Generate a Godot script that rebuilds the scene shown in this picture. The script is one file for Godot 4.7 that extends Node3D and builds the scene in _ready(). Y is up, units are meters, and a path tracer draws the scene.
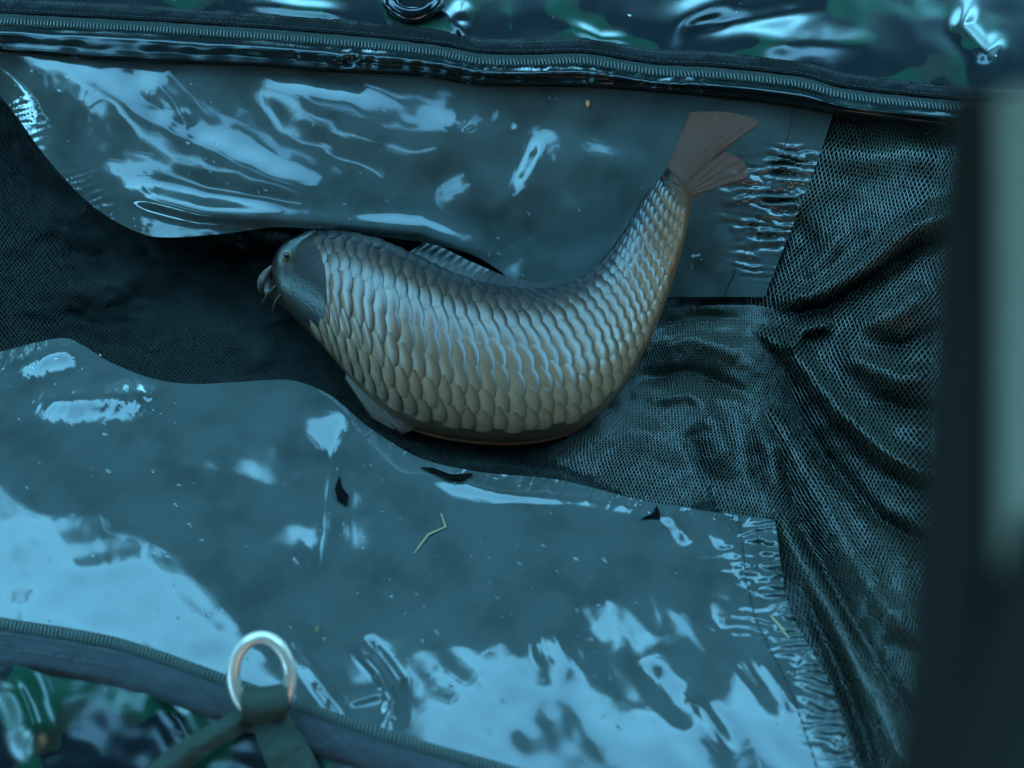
extends Node3D
# A carp resting in a wet, zipped carp sling, seen from just above.

const FOV := 46.0
var eye := Vector3(0, 0.600, 0.315)
var look := Basis.from_euler(Vector3(deg_to_rad(-60.0), 0, 0))
var lens_f := 384.0 / tan(deg_to_rad(FOV) / 2.0)
var rng := RandomNumberGenerator.new()
var M := {}

func _ready():
	rng.seed = 11
	# ---------- camera
	var cam := Camera3D.new(); cam.name = "camera"; add_child(cam)
	cam.transform = Transform3D(look, eye)
	cam.fov = FOV; cam.near = 0.02; cam.far = 200.0
	var attr := CameraAttributesPhysical.new()
	attr.frustum_focal_length = 24.0 / 2.0 / tan(deg_to_rad(FOV) / 2.0)
	attr.frustum_focus_distance = 0.66
	attr.exposure_aperture = 4.4
	attr.frustum_near = 0.02; attr.frustum_far = 200.0
	cam.attributes = attr
	# ---------- sky, sun, exposure
	var env := Environment.new()
	var sm := ProceduralSkyMaterial.new()
	sm.sky_top_color = lin(0.02, 0.06, 0.14)
	sm.sky_horizon_color = lin(0.19, 0.62, 0.92)
	sm.sky_curve = 1.0; sm.sky_energy_multiplier = 2.3
	sm.ground_bottom_color = Color(0.03, 0.04, 0.04)
	sm.ground_horizon_color = Color(0.06, 0.08, 0.09)
	sm.sun_angle_max = 1.0
	var sky := Sky.new(); sky.sky_material = sm
	env.background_mode = Environment.BG_SKY; env.sky = sky
	env.tonemap_mode = Environment.TONE_MAPPER_LINEAR
	env.tonemap_exposure = 3.0
	env.sdfgi_enabled = true; env.ssao_enabled = true; env.ssil_enabled = true
	var we := WorldEnvironment.new(); we.name = "world_environment"; we.environment = env; add_child(we)
	var sun := DirectionalLight3D.new(); sun.name = "evening_sun"
	sun.light_color = Color(1.0, 0.95, 0.88); sun.light_energy = 0.15; sun.light_angular_distance = 45.0
	sun.shadow_enabled = true
	add_child(sun)
	sun.look_at_from_position(Vector3(2.0, 1.3, 6.0), Vector3.ZERO)

	make_materials()
	build_setting()
	build_sling()
	build_ring()
	build_carp()
	build_litter()
	build_pole()

# =====================================================================  helpers
func ray(px: float, py: float) -> Vector3:
	return look * Vector3((px - 512.0) / lens_f, -(py - 384.0) / lens_f, -1.0)

func at(px: float, py: float, mm: float) -> Vector3:      # the point at that height above the ground
	var d := ray(px, py)
	return eye + d * ((mm * 0.001 - eye.y) / d.y)

func v3(a: Array) -> Array:
	var out := []
	for i in range(0, a.size(), 3): out.append(Vector3(a[i], a[i + 1], a[i + 2]))
	return out

func v2(a: Array) -> Array:
	var out := []
	for i in range(0, a.size(), 2): out.append(Vector2(a[i], a[i + 1]))
	return out

func spline(pts: Array, n: int) -> Array:                 # n + 1 samples, even along the chord
	var acc := [0.0]
	for i in range(1, pts.size()): acc.append(acc[i - 1] + (pts[i] - pts[i - 1]).length())
	var out := []
	var k := 0
	for j in n + 1:
		var want: float = acc[-1] * j / n
		while k < pts.size() - 2 and acc[k + 1] < want: k += 1
		var t: float = clampf((want - acc[k]) / maxf(acc[k + 1] - acc[k], 1e-6), 0, 1)
		var a = pts[max(k - 1, 0)]; var b = pts[k]; var c = pts[k + 1]; var d = pts[min(k + 2, pts.size() - 1)]
		var lin = b.lerp(c, t)
		var cub = b.cubic_interpolate(c, a, d, t)
		out.append(lin.lerp(cub, 0.85))
	return out

class Patch:
	var nu := 0
	var nv := 0
	var p := PackedVector3Array()       # pixel x, pixel y, height mm
	var w := PackedVector3Array()       # world
	func i(u, v): return v * (nu + 1) + u

func loft(rails: Array, nu: int, nv: int) -> Patch:
	var s := Patch.new(); s.nu = nu; s.nv = nv
	s.p.resize((nu + 1) * (nv + 1))
	var rr := []
	for r in rails: rr.append(spline(r, nu))
	for u in nu + 1:
		var col := []
		for r in rr: col.append(r[u])
		var c := spline(col, nv)
		for v in nv + 1: s.p[v * (nu + 1) + u] = c[v]
	return s

# a ridge (amp > 0) or furrow along a polyline; w0 is its width on the left of its run, w1 on the right
func fold(s: Patch, pts: Array, w0: float, w1: float, amp: float, sharp := 2.0, ends := 0.35):
	var lo := Vector2(1e9, 1e9); var hi := -lo
	var total := 0.0
	var acc := [0.0]
	for k in pts.size():
		lo = lo.min(pts[k]); hi = hi.max(pts[k])
		if k: total += (pts[k] - pts[k - 1]).length(); acc.append(total)
	var m := 2.6 * maxf(w0, w1)
	lo -= Vector2(m, m); hi += Vector2(m, m)
	for n in s.p.size():
		var q := s.p[n]
		if q.x < lo.x or q.y < lo.y or q.x > hi.x or q.y > hi.y: continue
		var best := 1e9; var side := 1.0; var along := 0.0
		var p2 := Vector2(q.x, q.y)
		for k in pts.size() - 1:
			var a: Vector2 = pts[k]; var ab: Vector2 = pts[k + 1] - a
			var t: float = (p2 - a).dot(ab) / ab.length_squared()
			var tc := clampf(t, 0, 1)
			var d := (p2 - a - ab * tc).length()
			if d < best:
				best = d; side = ab.cross(p2 - a); along = acc[k] + tc * ab.length()
		var w := w0 if side < 0 else w1
		var x := best / w
		if x > 2.6: continue
		var f := along / total
		var taper := 1.0
		if ends > 0.0: taper = smoothstep(0.0, ends, f) * smoothstep(0.0, ends, 1.0 - f)
		s.p[n].z += amp * taper * exp(-pow(x, sharp))

# ripples across a line, as along a gathered seam
func pucker(s: Patch, pts: Array, half: float, pitch: float, amp: float, seed_: int, skew := 0.0):
	var nz := FastNoiseLite.new(); nz.seed = seed_; nz.frequency = 0.02
	var lo := Vector2(1e9, 1e9); var hi := -lo
	var acc := [0.0]
	for k in pts.size():
		lo = lo.min(pts[k]); hi = hi.max(pts[k])
		if k: acc.append(acc[k - 1] + (pts[k] - pts[k - 1]).length())
	lo -= Vector2(half, half) * 2; hi += Vector2(half, half) * 2
	for n in s.p.size():
		var q := s.p[n]
		if q.x < lo.x or q.y < lo.y or q.x > hi.x or q.y > hi.y: continue
		var p2 := Vector2(q.x, q.y)
		var best := 1e9; var along := 0.0; var sd := 0.0
		for k in pts.size() - 1:
			var a: Vector2 = pts[k]; var ab: Vector2 = pts[k + 1] - a
			var tc := clampf((p2 - a).dot(ab) / ab.length_squared(), 0, 1)
			var d := (p2 - a - ab * tc).length()
			if d < best: best = d; along = acc[k] + tc * ab.length(); sd = signf(ab.cross(p2 - a)) * d
		if best > half * 2: continue
		var edge: float = smoothstep(0.0, 20.0, along) * smoothstep(0.0, 20.0, acc[-1] - along)
		var ph: float = (along + sd * skew) / pitch * TAU + 8.0 * nz.get_noise_2d(along * 1.3, sd * 0.5)
		var big: float = 0.6 + 0.9 * nz.get_noise_2d(along * 0.7 + 300.0, sd * 0.9)
		s.p[n].z += amp * edge * big * sin(ph) * exp(-pow(best / half, 2.0))

func rumple(s: Patch, freq: float, amp: float, seed_: int, sx := 1.0, sy := 1.0, turn := 0.0):
	var nz := FastNoiseLite.new(); nz.seed = seed_; nz.frequency = freq; nz.fractal_octaves = 3
	nz.noise_type = FastNoiseLite.TYPE_SIMPLEX_SMOOTH
	var c := cos(turn); var si := sin(turn)
	for n in s.p.size():
		var q := s.p[n]
		s.p[n].z += amp * nz.get_noise_2d((q.x * c + q.y * si) * sx, (q.y * c - q.x * si) * sy)

func lift(s: Patch, mm: float) -> Patch:
	var o := Patch.new(); o.nu = s.nu; o.nv = s.nv; o.p = s.p.duplicate()
	for n in o.p.size(): o.p[n].z += mm
	return o

func solve(s: Patch):
	s.w.resize(s.p.size())
	for n in s.p.size(): s.w[n] = at(s.p[n].x, s.p[n].y, s.p[n].z)

func on(s: Patch, u: float, v: float) -> Vector3:        # a point on the solved sheet, u and v 0..1
	var x := clampf(u, 0, 1) * s.nu; var y := clampf(v, 0, 1) * s.nv
	var i := mini(int(x), s.nu - 1); var j := mini(int(y), s.nv - 1)
	var k := j * (s.nu + 1) + i
	return s.w[k].lerp(s.w[k + 1], x - i).lerp(s.w[k + s.nu + 1].lerp(s.w[k + s.nu + 2], x - i), y - j)

func normal_on(s: Patch, u: float, v: float) -> Vector3:
	var e := 0.004
	var n := (on(s, u + e, v) - on(s, u - e, v)).cross(on(s, u, v + e) - on(s, u, v - e)).normalized()
	return n if n.y > 0 else -n

# the sheet as a mesh with a hem turned down round its edge
func sheet_mesh(s: Patch, hem := 0.0012) -> ArrayMesh:
	solve(s)
	var W := s.nu + 1; var H := s.nv + 1
	var pos := PackedVector3Array(); var nor := PackedVector3Array(); var uv := PackedVector2Array(); var idx := PackedInt32Array()
	pos.append_array(s.w)
	nor.resize(pos.size()); uv.resize(pos.size())
	for v in H:
		for u in W:
			var k := v * W + u
			var du := s.w[v * W + mini(u + 1, W - 1)] - s.w[v * W + maxi(u - 1, 0)]
			var dv := s.w[mini(v + 1, H - 1) * W + u] - s.w[maxi(v - 1, 0) * W + u]
			var n := dv.cross(du).normalized()
			nor[k] = n if n.y > 0 else -n
			uv[k] = Vector2(s.w[k].x, s.w[k].z)
	for v in H - 1:
		for u in W - 1:
			var a := v * W + u; var b := a + 1; var c := a + W; var d := c + 1
			idx.append_array([a, b, c, b, d, c])
	var ring := []
	for u in W: ring.append(u)
	for v in range(1, H): ring.append(v * W + W - 1)
	for u in range(W - 2, -1, -1): ring.append((H - 1) * W + u)
	for v in range(H - 2, 0, -1): ring.append(v * W)
	var first := pos.size()
	for k in ring:
		for z in [0.0, 1.0]:
			pos.append(s.w[k] - nor[k] * hem * z); nor.append(nor[k] * 0.6 + Vector3(0, 0, 0.0)); uv.append(uv[k])
	var m := ring.size()
	for q in m:
		var a := first + q * 2; var b := first + ((q + 1) % m) * 2
		idx.append_array([a, a + 1, b, b, a + 1, b + 1])
	return mesh_of(pos, nor, uv, idx)

func mesh_of(pos, nor, uv, idx, col = null) -> ArrayMesh:
	var arr := []; arr.resize(Mesh.ARRAY_MAX)
	for k in nor.size(): nor[k] = nor[k].normalized()
	for k in range(0, idx.size(), 3):                     # wind every face clockwise as seen from its outside
		var a: int = idx[k]; var b: int = idx[k + 1]; var c: int = idx[k + 2]
		if (pos[c] - pos[a]).cross(pos[b] - pos[a]).dot(nor[a] + nor[b] + nor[c]) < 0.0:
			idx[k + 1] = c; idx[k + 2] = b
	arr[Mesh.ARRAY_VERTEX] = pos; arr[Mesh.ARRAY_NORMAL] = nor
	if uv != null: arr[Mesh.ARRAY_TEX_UV] = uv
	if col != null: arr[Mesh.ARRAY_COLOR] = col
	arr[Mesh.ARRAY_INDEX] = idx
	var m := ArrayMesh.new()
	m.add_surface_from_arrays(Mesh.PRIMITIVE_TRIANGLES, arr)
	return m

# netting: a zigzag lattice of ribbed strands over the solved sheet
func net_mesh(s: Patch, cu: int, cv: int, wide: float, seed_: int) -> ArrayMesh:
	var r := RandomNumberGenerator.new(); r.seed = seed_
	var pos := PackedVector3Array(); var nor := PackedVector3Array(); var idx := PackedInt32Array(); var uv := PackedVector2Array()
	var node := func(i, j):
		var u: float = (i + 0.5 * (j & 1)) / float(cu)
		return Vector2(u, j / float(cv))
	var P := PackedVector3Array(); var N := PackedVector3Array()
	for j in cv + 1:
		for i in cu + 1:
			var q: Vector2 = node.call(i, j)
			var n := normal_on(s, q.x, q.y)
			P.append(on(s, q.x, q.y) + n * wide * r.randf_range(-0.35, 0.35) + Vector3(r.randf_range(-1, 1), 0, r.randf_range(-1, 1)) * wide * 0.3)
			N.append(n)
	var W := cu + 1
	for j in cv:
		for i in cu:
			var a := j * W + i
			var ends := [a + W, a + W + 1] if j & 1 else [a + W, a + W - 1]
			for b in ends:
				if b < (j + 1) * W: continue
				var d := (P[b] - P[a])
				var n := N[a]
				var side := d.cross(n).normalized() * wide * 0.5
				var k := pos.size()
				for e in [a, b]:
					pos.append(P[e] - side); nor.append((N[e] * 0.35 - side.normalized()))
					pos.append(P[e] + N[e] * wide * 0.45); nor.append(N[e])
					pos.append(P[e] + side); nor.append((N[e] * 0.35 + side.normalized()))
					for z in 3: uv.append(Vector2(P[e].x, P[e].z))
				idx.append_array([k, k + 1, k + 3, k + 1, k + 4, k + 3, k + 1, k + 2, k + 4, k + 2, k + 5, k + 4])
	return mesh_of(pos, nor, uv, idx)

func tube_into(pos, nor, idx, path: Array, radii: Array, sides := 8, squash := 1.0, up := Vector3.UP):
	var base: int = pos.size()
	for k in path.size():
		var t: Vector3 = (path[min(k + 1, path.size() - 1)] - path[max(k - 1, 0)]).normalized()
		var x := t.cross(up)
		if x.length() < 0.01: x = t.cross(Vector3.RIGHT)
		x = x.normalized()
		var y := x.cross(t).normalized()
		for q in sides:
			var a := TAU * q / sides
			pos.append(path[k] + (x * cos(a) + y * sin(a) * squash) * radii[k])
			nor.append((x * cos(a) * squash + y * sin(a)).normalized())
	for k in path.size() - 1:
		for q in sides:
			var a := base + k * sides + q; var b := base + k * sides + (q + 1) % sides
			idx.append_array([a, b, a + sides, b, b + sides, a + sides])
	for e in [0, path.size() - 1]:
		var c: int = pos.size()
		pos.append(path[e]); nor.append((path[e] - path[1 if e == 0 else e - 1]).normalized())
		for q in sides:
			var a: int = base + e * sides + q; var b: int = base + e * sides + (q + 1) % sides
			if e == 0: idx.append_array([c, b, a])
			else: idx.append_array([c, a, b])

func tube(path: Array, radii: Array, sides := 8, squash := 1.0, up := Vector3.UP) -> ArrayMesh:
	var pos := PackedVector3Array(); var nor := PackedVector3Array(); var idx := PackedInt32Array()
	var P := [pos, nor, idx]
	tube_into(P[0], P[1], P[2], path, radii, sides, squash, up)
	return mesh_of(P[0], P[1], null, P[2])

func numbered(called: String, parent: Node) -> String:
	if not parent.has_node(NodePath(called)): return called
	var n := 1
	while parent.has_node(NodePath("%s_%03d" % [called, n])): n += 1
	return "%s_%03d" % [called, n]

func thing(called: String, label: String, category: String, base := Vector3.ZERO, group := "") -> Node3D:
	var o := Node3D.new(); o.name = numbered(called, self); add_child(o, true)
	o.position = base
	tag(o, label, category, group)
	return o

func tag(o: Node, label: String, category: String, group := ""):
	o.set_meta("label", label); o.set_meta("category", category)
	if group: o.set_meta("group", group)

func part(called: String, mesh: Mesh, mat: Material, parent: Node, stuff := false) -> MeshInstance3D:
	var o := MeshInstance3D.new(); o.name = numbered(called, parent); o.mesh = mesh; o.material_override = mat
	parent.add_child(o, true)
	var n := parent
	var shift := Vector3.ZERO
	while n is Node3D and n != self:
		shift += n.position; n = n.get_parent()
	o.position = -shift                                   # meshes are made in world metres
	if stuff: o.set_meta("kind", "stuff")
	return o

func lone(called: String, mesh: Mesh, mat: Material, label: String, category: String, group := "") -> MeshInstance3D:
	var o := part(called, mesh, mat, self)
	tag(o, label, category, group)
	return o

# =====================================================================  materials
func noise_tex(freq: float, seed_: int, size := 512, as_normal := false, strength := 4.0, octaves := 4, ramp: Gradient = null) -> NoiseTexture2D:
	var t := NoiseTexture2D.new()
	var n := FastNoiseLite.new(); n.seed = seed_; n.frequency = freq; n.fractal_octaves = octaves
	t.noise = n; t.width = size; t.height = size; t.seamless = true
	if as_normal: t.as_normal_map = true; t.bump_strength = strength
	if ramp: t.color_ramp = ramp
	return t

func ramp(a: Array) -> Gradient:
	var g := Gradient.new()
	var off := PackedFloat32Array(); var cols := PackedColorArray()
	for k in range(0, a.size(), 2): off.append(a[k]); cols.append(a[k + 1])
	g.offsets = off; g.colors = cols
	return g

func lin(r: float, g: float, b: float) -> Color:
	return Color(r, g, b).linear_to_srgb()

func mat(c: Color, rough: float, spec := 0.5, metal := 0.0) -> StandardMaterial3D:
	var m := StandardMaterial3D.new()
	m.albedo_color = c; m.roughness = rough; m.metallic_specular = spec; m.metallic = metal
	return m

func camo_image() -> ImageTexture:
	var n := 512
	var im := Image.create(n, n, false, Image.FORMAT_RGB8)
	var a := FastNoiseLite.new(); a.seed = 5; a.frequency = 0.012; a.fractal_octaves = 2
	var b := FastNoiseLite.new(); b.seed = 9; b.frequency = 0.016; b.fractal_octaves = 2
	var black := lin(0.008, 0.010, 0.012); var green := lin(0.010, 0.046, 0.026); var olive := lin(0.026, 0.032, 0.022); var pale := lin(0.026, 0.032, 0.022)
	for y in n:
		for x in n:
			var p := a.get_noise_2d(x, y); var q := b.get_noise_2d(x + 90.0, y * 1.2)
			var c := olive
			if p > -0.08: c = black
			elif q > 0.02: c = green
			elif p < -0.30: c = pale
			elif q < -0.26: c = black
			im.set_pixel(x, y, c)
	im.generate_mipmaps()
	return ImageTexture.create_from_image(im)

func make_materials():
	var fine := noise_tex(0.02, 3, 512, true, 2.2, 3)
	var smear := noise_tex(0.006, 8, 512, false, 0, 4, ramp([0.0, Color(0.45, 0.45, 0.45), 0.5, Color(0.7, 0.7, 0.7), 1.0, Color(1, 1, 1)]))
	var tone := noise_tex(0.008, 21, 512, false, 0, 5, ramp([0.0, Color(0.80, 0.80, 0.78), 0.5, Color(0.94, 0.94, 0.93), 1.0, Color(1, 1, 1)]))
	var pvc := mat(lin(0.078, 0.088, 0.082), 0.14, 0.55)
	pvc.albedo_texture = tone
	pvc.roughness_texture = smear
	pvc.normal_enabled = true; pvc.normal_texture = fine; pvc.normal_scale = 0.035
	pvc.uv1_scale = Vector3(5, 5, 5)
	M.pvc = pvc
	var camo := mat(Color.WHITE, 0.22, 0.5)
	camo.albedo_texture = camo_image(); camo.uv1_scale = Vector3(1.9, 1.9, 1.9)
	camo.normal_enabled = true; camo.normal_texture = fine; camo.normal_scale = 0.02; camo.uv2_scale = Vector3.ONE
	M.camo = camo
	var facing_shaded := mat(lin(0.010, 0.014, 0.013), 0.2, 0.5); facing_shaded.normal_enabled = true; facing_shaded.normal_texture = fine; facing_shaded.normal_scale = 0.08; facing_shaded.uv1_scale = Vector3(5, 5, 5); M.facing_shaded = facing_shaded  # flap sheet again, darkened in colour because less light reaches it
	var weave := noise_tex(0.35, 31, 256, true, 5.0, 1)
	var tape := mat(lin(0.024, 0.030, 0.023), 0.42, 0.4)
	tape.normal_enabled = true; tape.normal_texture = weave; tape.normal_scale = 0.5; tape.uv1_scale = Vector3(14, 14, 14)
	M.tape = tape
	var dark := tape.duplicate(); dark.albedo_color = lin(0.006, 0.007, 0.007); dark.roughness = 0.5; dark.metallic_specular = 0.25; M.binding = dark
	var hem := tape.duplicate(); hem.albedo_color = lin(0.036, 0.038, 0.040); hem.roughness = 0.5; M.hem = hem
	M.teeth = mat(lin(0.085, 0.095, 0.075), 0.3, 0.5)
	M.thread = mat(lin(0.085, 0.09, 0.07), 0.5, 0.4)
	M.thread_dark = mat(lin(0.012, 0.014, 0.014), 0.5, 0.4)
	M.net = mat(lin(0.060, 0.060, 0.044), 0.26, 0.6)
	M.net_shaded = mat(lin(0.014, 0.016, 0.013), 0.4, 0.25)  # same netting, darkened in colour for the deep hollow under the fish
	M.base = mat(lin(0.004, 0.005, 0.0045), 0.6, 0.2)
	var web := tape.duplicate(); web.albedo_color = lin(0.032, 0.042, 0.028); web.roughness = 0.6; M.web = web
	M.ring = mat(lin(0.88, 0.66, 0.53), 0.34, 0.5, 0.6)
	M.black = mat(lin(0.008, 0.008, 0.009), 0.14, 0.55)
	M.straw = mat(lin(0.52, 0.36, 0.17), 0.6)
	M.leaf = mat(lin(0.005, 0.005, 0.004), 0.8, 0.1)
	M.seed = mat(lin(0.60, 0.20, 0.07), 0.5)
	M.husk = mat(lin(0.16, 0.10, 0.04), 0.5)
	var drop := mat(Color(1, 1, 1, 0.05), 0.02); drop.transparency = BaseMaterial3D.TRANSPARENCY_ALPHA
	drop.refraction_enabled = true; drop.refraction_scale = 0.033; M.drop = drop

# =====================================================================  setting
func build_setting():
	var g := PlaneMesh.new(); g.size = Vector2(120, 120)
	var gm := mat(lin(0.045, 0.065, 0.03), 0.9, 0.2)
	gm.albedo_texture = noise_tex(0.03, 2, 512, false, 0, 5, ramp([0.0, Color(0.5, 0.5, 0.45), 1.0, Color(1, 1, 1)])); gm.uv1_scale = Vector3(80, 80, 80)
	var o := MeshInstance3D.new(); o.name = "ground"; o.mesh = g; o.material_override = gm; o.set_meta("kind", "structure"); add_child(o)
	# trees on the far bank: the wet sheets mirror their edge against the sky; the other trees are added, unseen, to darken the sheets
	var leaf := QuadMesh.new(); leaf.size = Vector2(0.5, 0.34)
	var lm := mat(lin(0.035, 0.055, 0.022), 0.6, 0.3); lm.cull_mode = BaseMaterial3D.CULL_DISABLED
	var bark := mat(lin(0.07, 0.055, 0.04), 0.9, 0.2)
	var r := RandomNumberGenerator.new(); r.seed = 4
	var says := ["tallest leafy tree of the row beyond the far side of the sling", "low round tree at the left end of the far row", "broad tree left of the middle of the far row", "slim tree right of the middle of the far row", "spreading tree in the right half of the far row", "short tree at the right end of the far row", "forked tree in the left half of the far row", "added tree behind the viewer to the left, shading the upper panel", "large added tree straight behind the viewer, shading the upper panel", "added tree behind the viewer to the right, shading the upper panel", "tall added tree with a crown over the sling that darkens its reflections", "added tree level with the left end of the sling, blocking bright sky", "added tree level with the right end of the sling, blocking bright sky"]
	var spots := [[0.5, -11.0, 9.8, 2.6], [-14, -6, 9.4, 3.4], [-3.8, -11.2, 9.2, 2.6], [4.4, -11, 9.0, 2.4], [8.6, -9.8, 9.4, 3.0], [13.5, -4, 7.8, 3.2], [-8.4, -10, 9.6, 3.0], [-7, 8, 13.0, 4.2], [0, 8.5, 14.0, 4.4], [7, 8, 13.0, 4.2], [2.6, 2.6, 7.6, 2.2], [-11.5, 1.5, 8.5, 3.4], [11.5, 2.5, 8.5, 3.4]]  # rear and side trees are added out of view to block sky
	for k in spots.size():
		var s = spots[k]
		var foot := Vector3(s[0], 0, s[1])
		var t := thing("tree", says[k], "tree", foot, "trees beyond the sling")
		var pos := PackedVector3Array(); var nor := PackedVector3Array(); var idx := PackedInt32Array()
		var P := [pos, nor, idx]
		tube_into(P[0], P[1], P[2], [foot, foot + Vector3(0.1, s[2] * 0.4, 0), foot + Vector3(-0.1, s[2] * 0.8, 0.1)], [0.28, 0.2, 0.07], 8)
		for b in 6:
			var a0 := foot + Vector3(0, s[2] * (0.3 + 0.07 * b), 0)
			var dir: Vector3 = Vector3(cos(b * 2.4), 0.6, sin(b * 2.4)) * s[3] * 0.7
			tube_into(P[0], P[1], P[2], [a0, a0 + dir * 0.5 + Vector3(0, 0.15, 0), a0 + dir], [0.1, 0.06, 0.02], 5)
		part("trunk", mesh_of(P[0], P[1], null, P[2]), bark, t)
		var clumps := []
		for c in 46:
			var h := r.randf_range(0.16, 0.97)
			var wide: float = s[3] * sqrt(maxf(0.05, 1.0 - pow((h - 0.5) / 0.56, 2.0)))
			var an := r.randf() * TAU
			var lean := Vector3(-3.1, 0, -2.3) * smoothstep(0.45, 0.75, h) if k == 10 else Vector3.ZERO
			if k == 10: h = lerpf(0.6, 0.95, h); wide = 2.3  # added crown leans overhead to darken what the upper panel mirrors
			clumps.append(foot + lean + Vector3(cos(an) * wide * 1.25 * sqrt(r.randf()), h * s[2], sin(an) * wide * 1.25 * sqrt(r.randf())))
		var mm := MultiMesh.new(); mm.transform_format = MultiMesh.TRANSFORM_3D; mm.mesh = leaf; mm.instance_count = 13000 if k == 10 else 8000
		for i in mm.instance_count:
			var c: Vector3 = clumps[i % clumps.size()]
			var off: Vector3 = Vector3(r.randfn(), r.randfn() * 0.8, r.randfn()) * s[3] * 0.2
			var bs := Basis.from_euler(Vector3(r.randf() * TAU, r.randf() * TAU, r.randf() * TAU)).scaled(Vector3.ONE * r.randf_range(0.6, 1.3))
			mm.set_instance_transform(i, Transform3D(bs, c + off - foot))
		var cr := MultiMeshInstance3D.new(); cr.name = "crown"; cr.multimesh = mm; cr.material_override = lm; cr.set_meta("kind", "stuff"); t.add_child(cr)

# =====================================================================  the sling
var lower: Patch
var upper: Patch
var floor_net: Patch
var end_net: Patch
var side_net: Patch
var camo_top: Patch
var camo_low: Patch

func dashes(path: Array, step: float, dash: float, thick: float) -> ArrayMesh:    # a row of stitches along a world path
	var pos := PackedVector3Array(); var nor := PackedVector3Array(); var idx := PackedInt32Array()
	var P := [pos, nor, idx]
	var carry := 0.0
	for k in path.size() - 1:
		var a: Vector3 = path[k]; var b: Vector3 = path[k + 1]
		var l := a.distance_to(b); var d := (b - a) / maxf(l, 1e-6)
		while carry < l:
			var p := a + d * carry
			var q := p + d * dash
			tube_into(P[0], P[1], P[2], [p - Vector3(0, thick * 0.3, 0), p.lerp(q, 0.3) + Vector3(0, thick, 0), p.lerp(q, 0.7) + Vector3(0, thick, 0), q - Vector3(0, thick * 0.3, 0)], [thick * 0.5, thick, thick, thick * 0.5], 5)
			carry += step
		carry -= l
	return mesh_of(P[0], P[1], null, P[2])

func line_on(s: Patch, u0: float, v0: float, u1: float, v1: float, n: int, up: float) -> Array:
	var out := []
	for k in n + 1:
		var u := lerpf(u0, u1, float(k) / n); var v := lerpf(v0, v1, float(k) / n)
		out.append(on(s, u, v) + normal_on(s, u, v) * up)
	return out

func teeth_mesh(path: Array, pitch: float, long: float, thick: float) -> ArrayMesh:   # a coil zip: a bar across the run for each turn
	var pos := PackedVector3Array(); var nor := PackedVector3Array(); var idx := PackedInt32Array()
	var P := [pos, nor, idx]
	var carry := 0.0
	for k in path.size() - 1:
		var a: Vector3 = path[k]; var b: Vector3 = path[k + 1]
		var l := a.distance_to(b); var d := (b - a) / maxf(l, 1e-6)
		var side := d.cross(Vector3.UP).normalized()
		while carry < l:
			var p := a + d * carry + Vector3(0, thick, 0)
			tube_into(P[0], P[1], P[2], [p - side * long * 0.5 - Vector3(0, thick, 0), p - side * long * 0.3, p + side * long * 0.3 + d * pitch * 0.3, p + side * long * 0.5 + d * pitch * 0.3 - Vector3(0, thick, 0)], [thick * 0.7, thick, thick, thick * 0.7], 6)
			carry += pitch
		carry -= l
	return mesh_of(P[0], P[1], null, P[2])

func shift(pts: Array, dx: float, dy: float, dh: float) -> Array:
	var out := []
	for p in pts: out.append(p + Vector3(dx, dy, dh))
	return out

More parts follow.
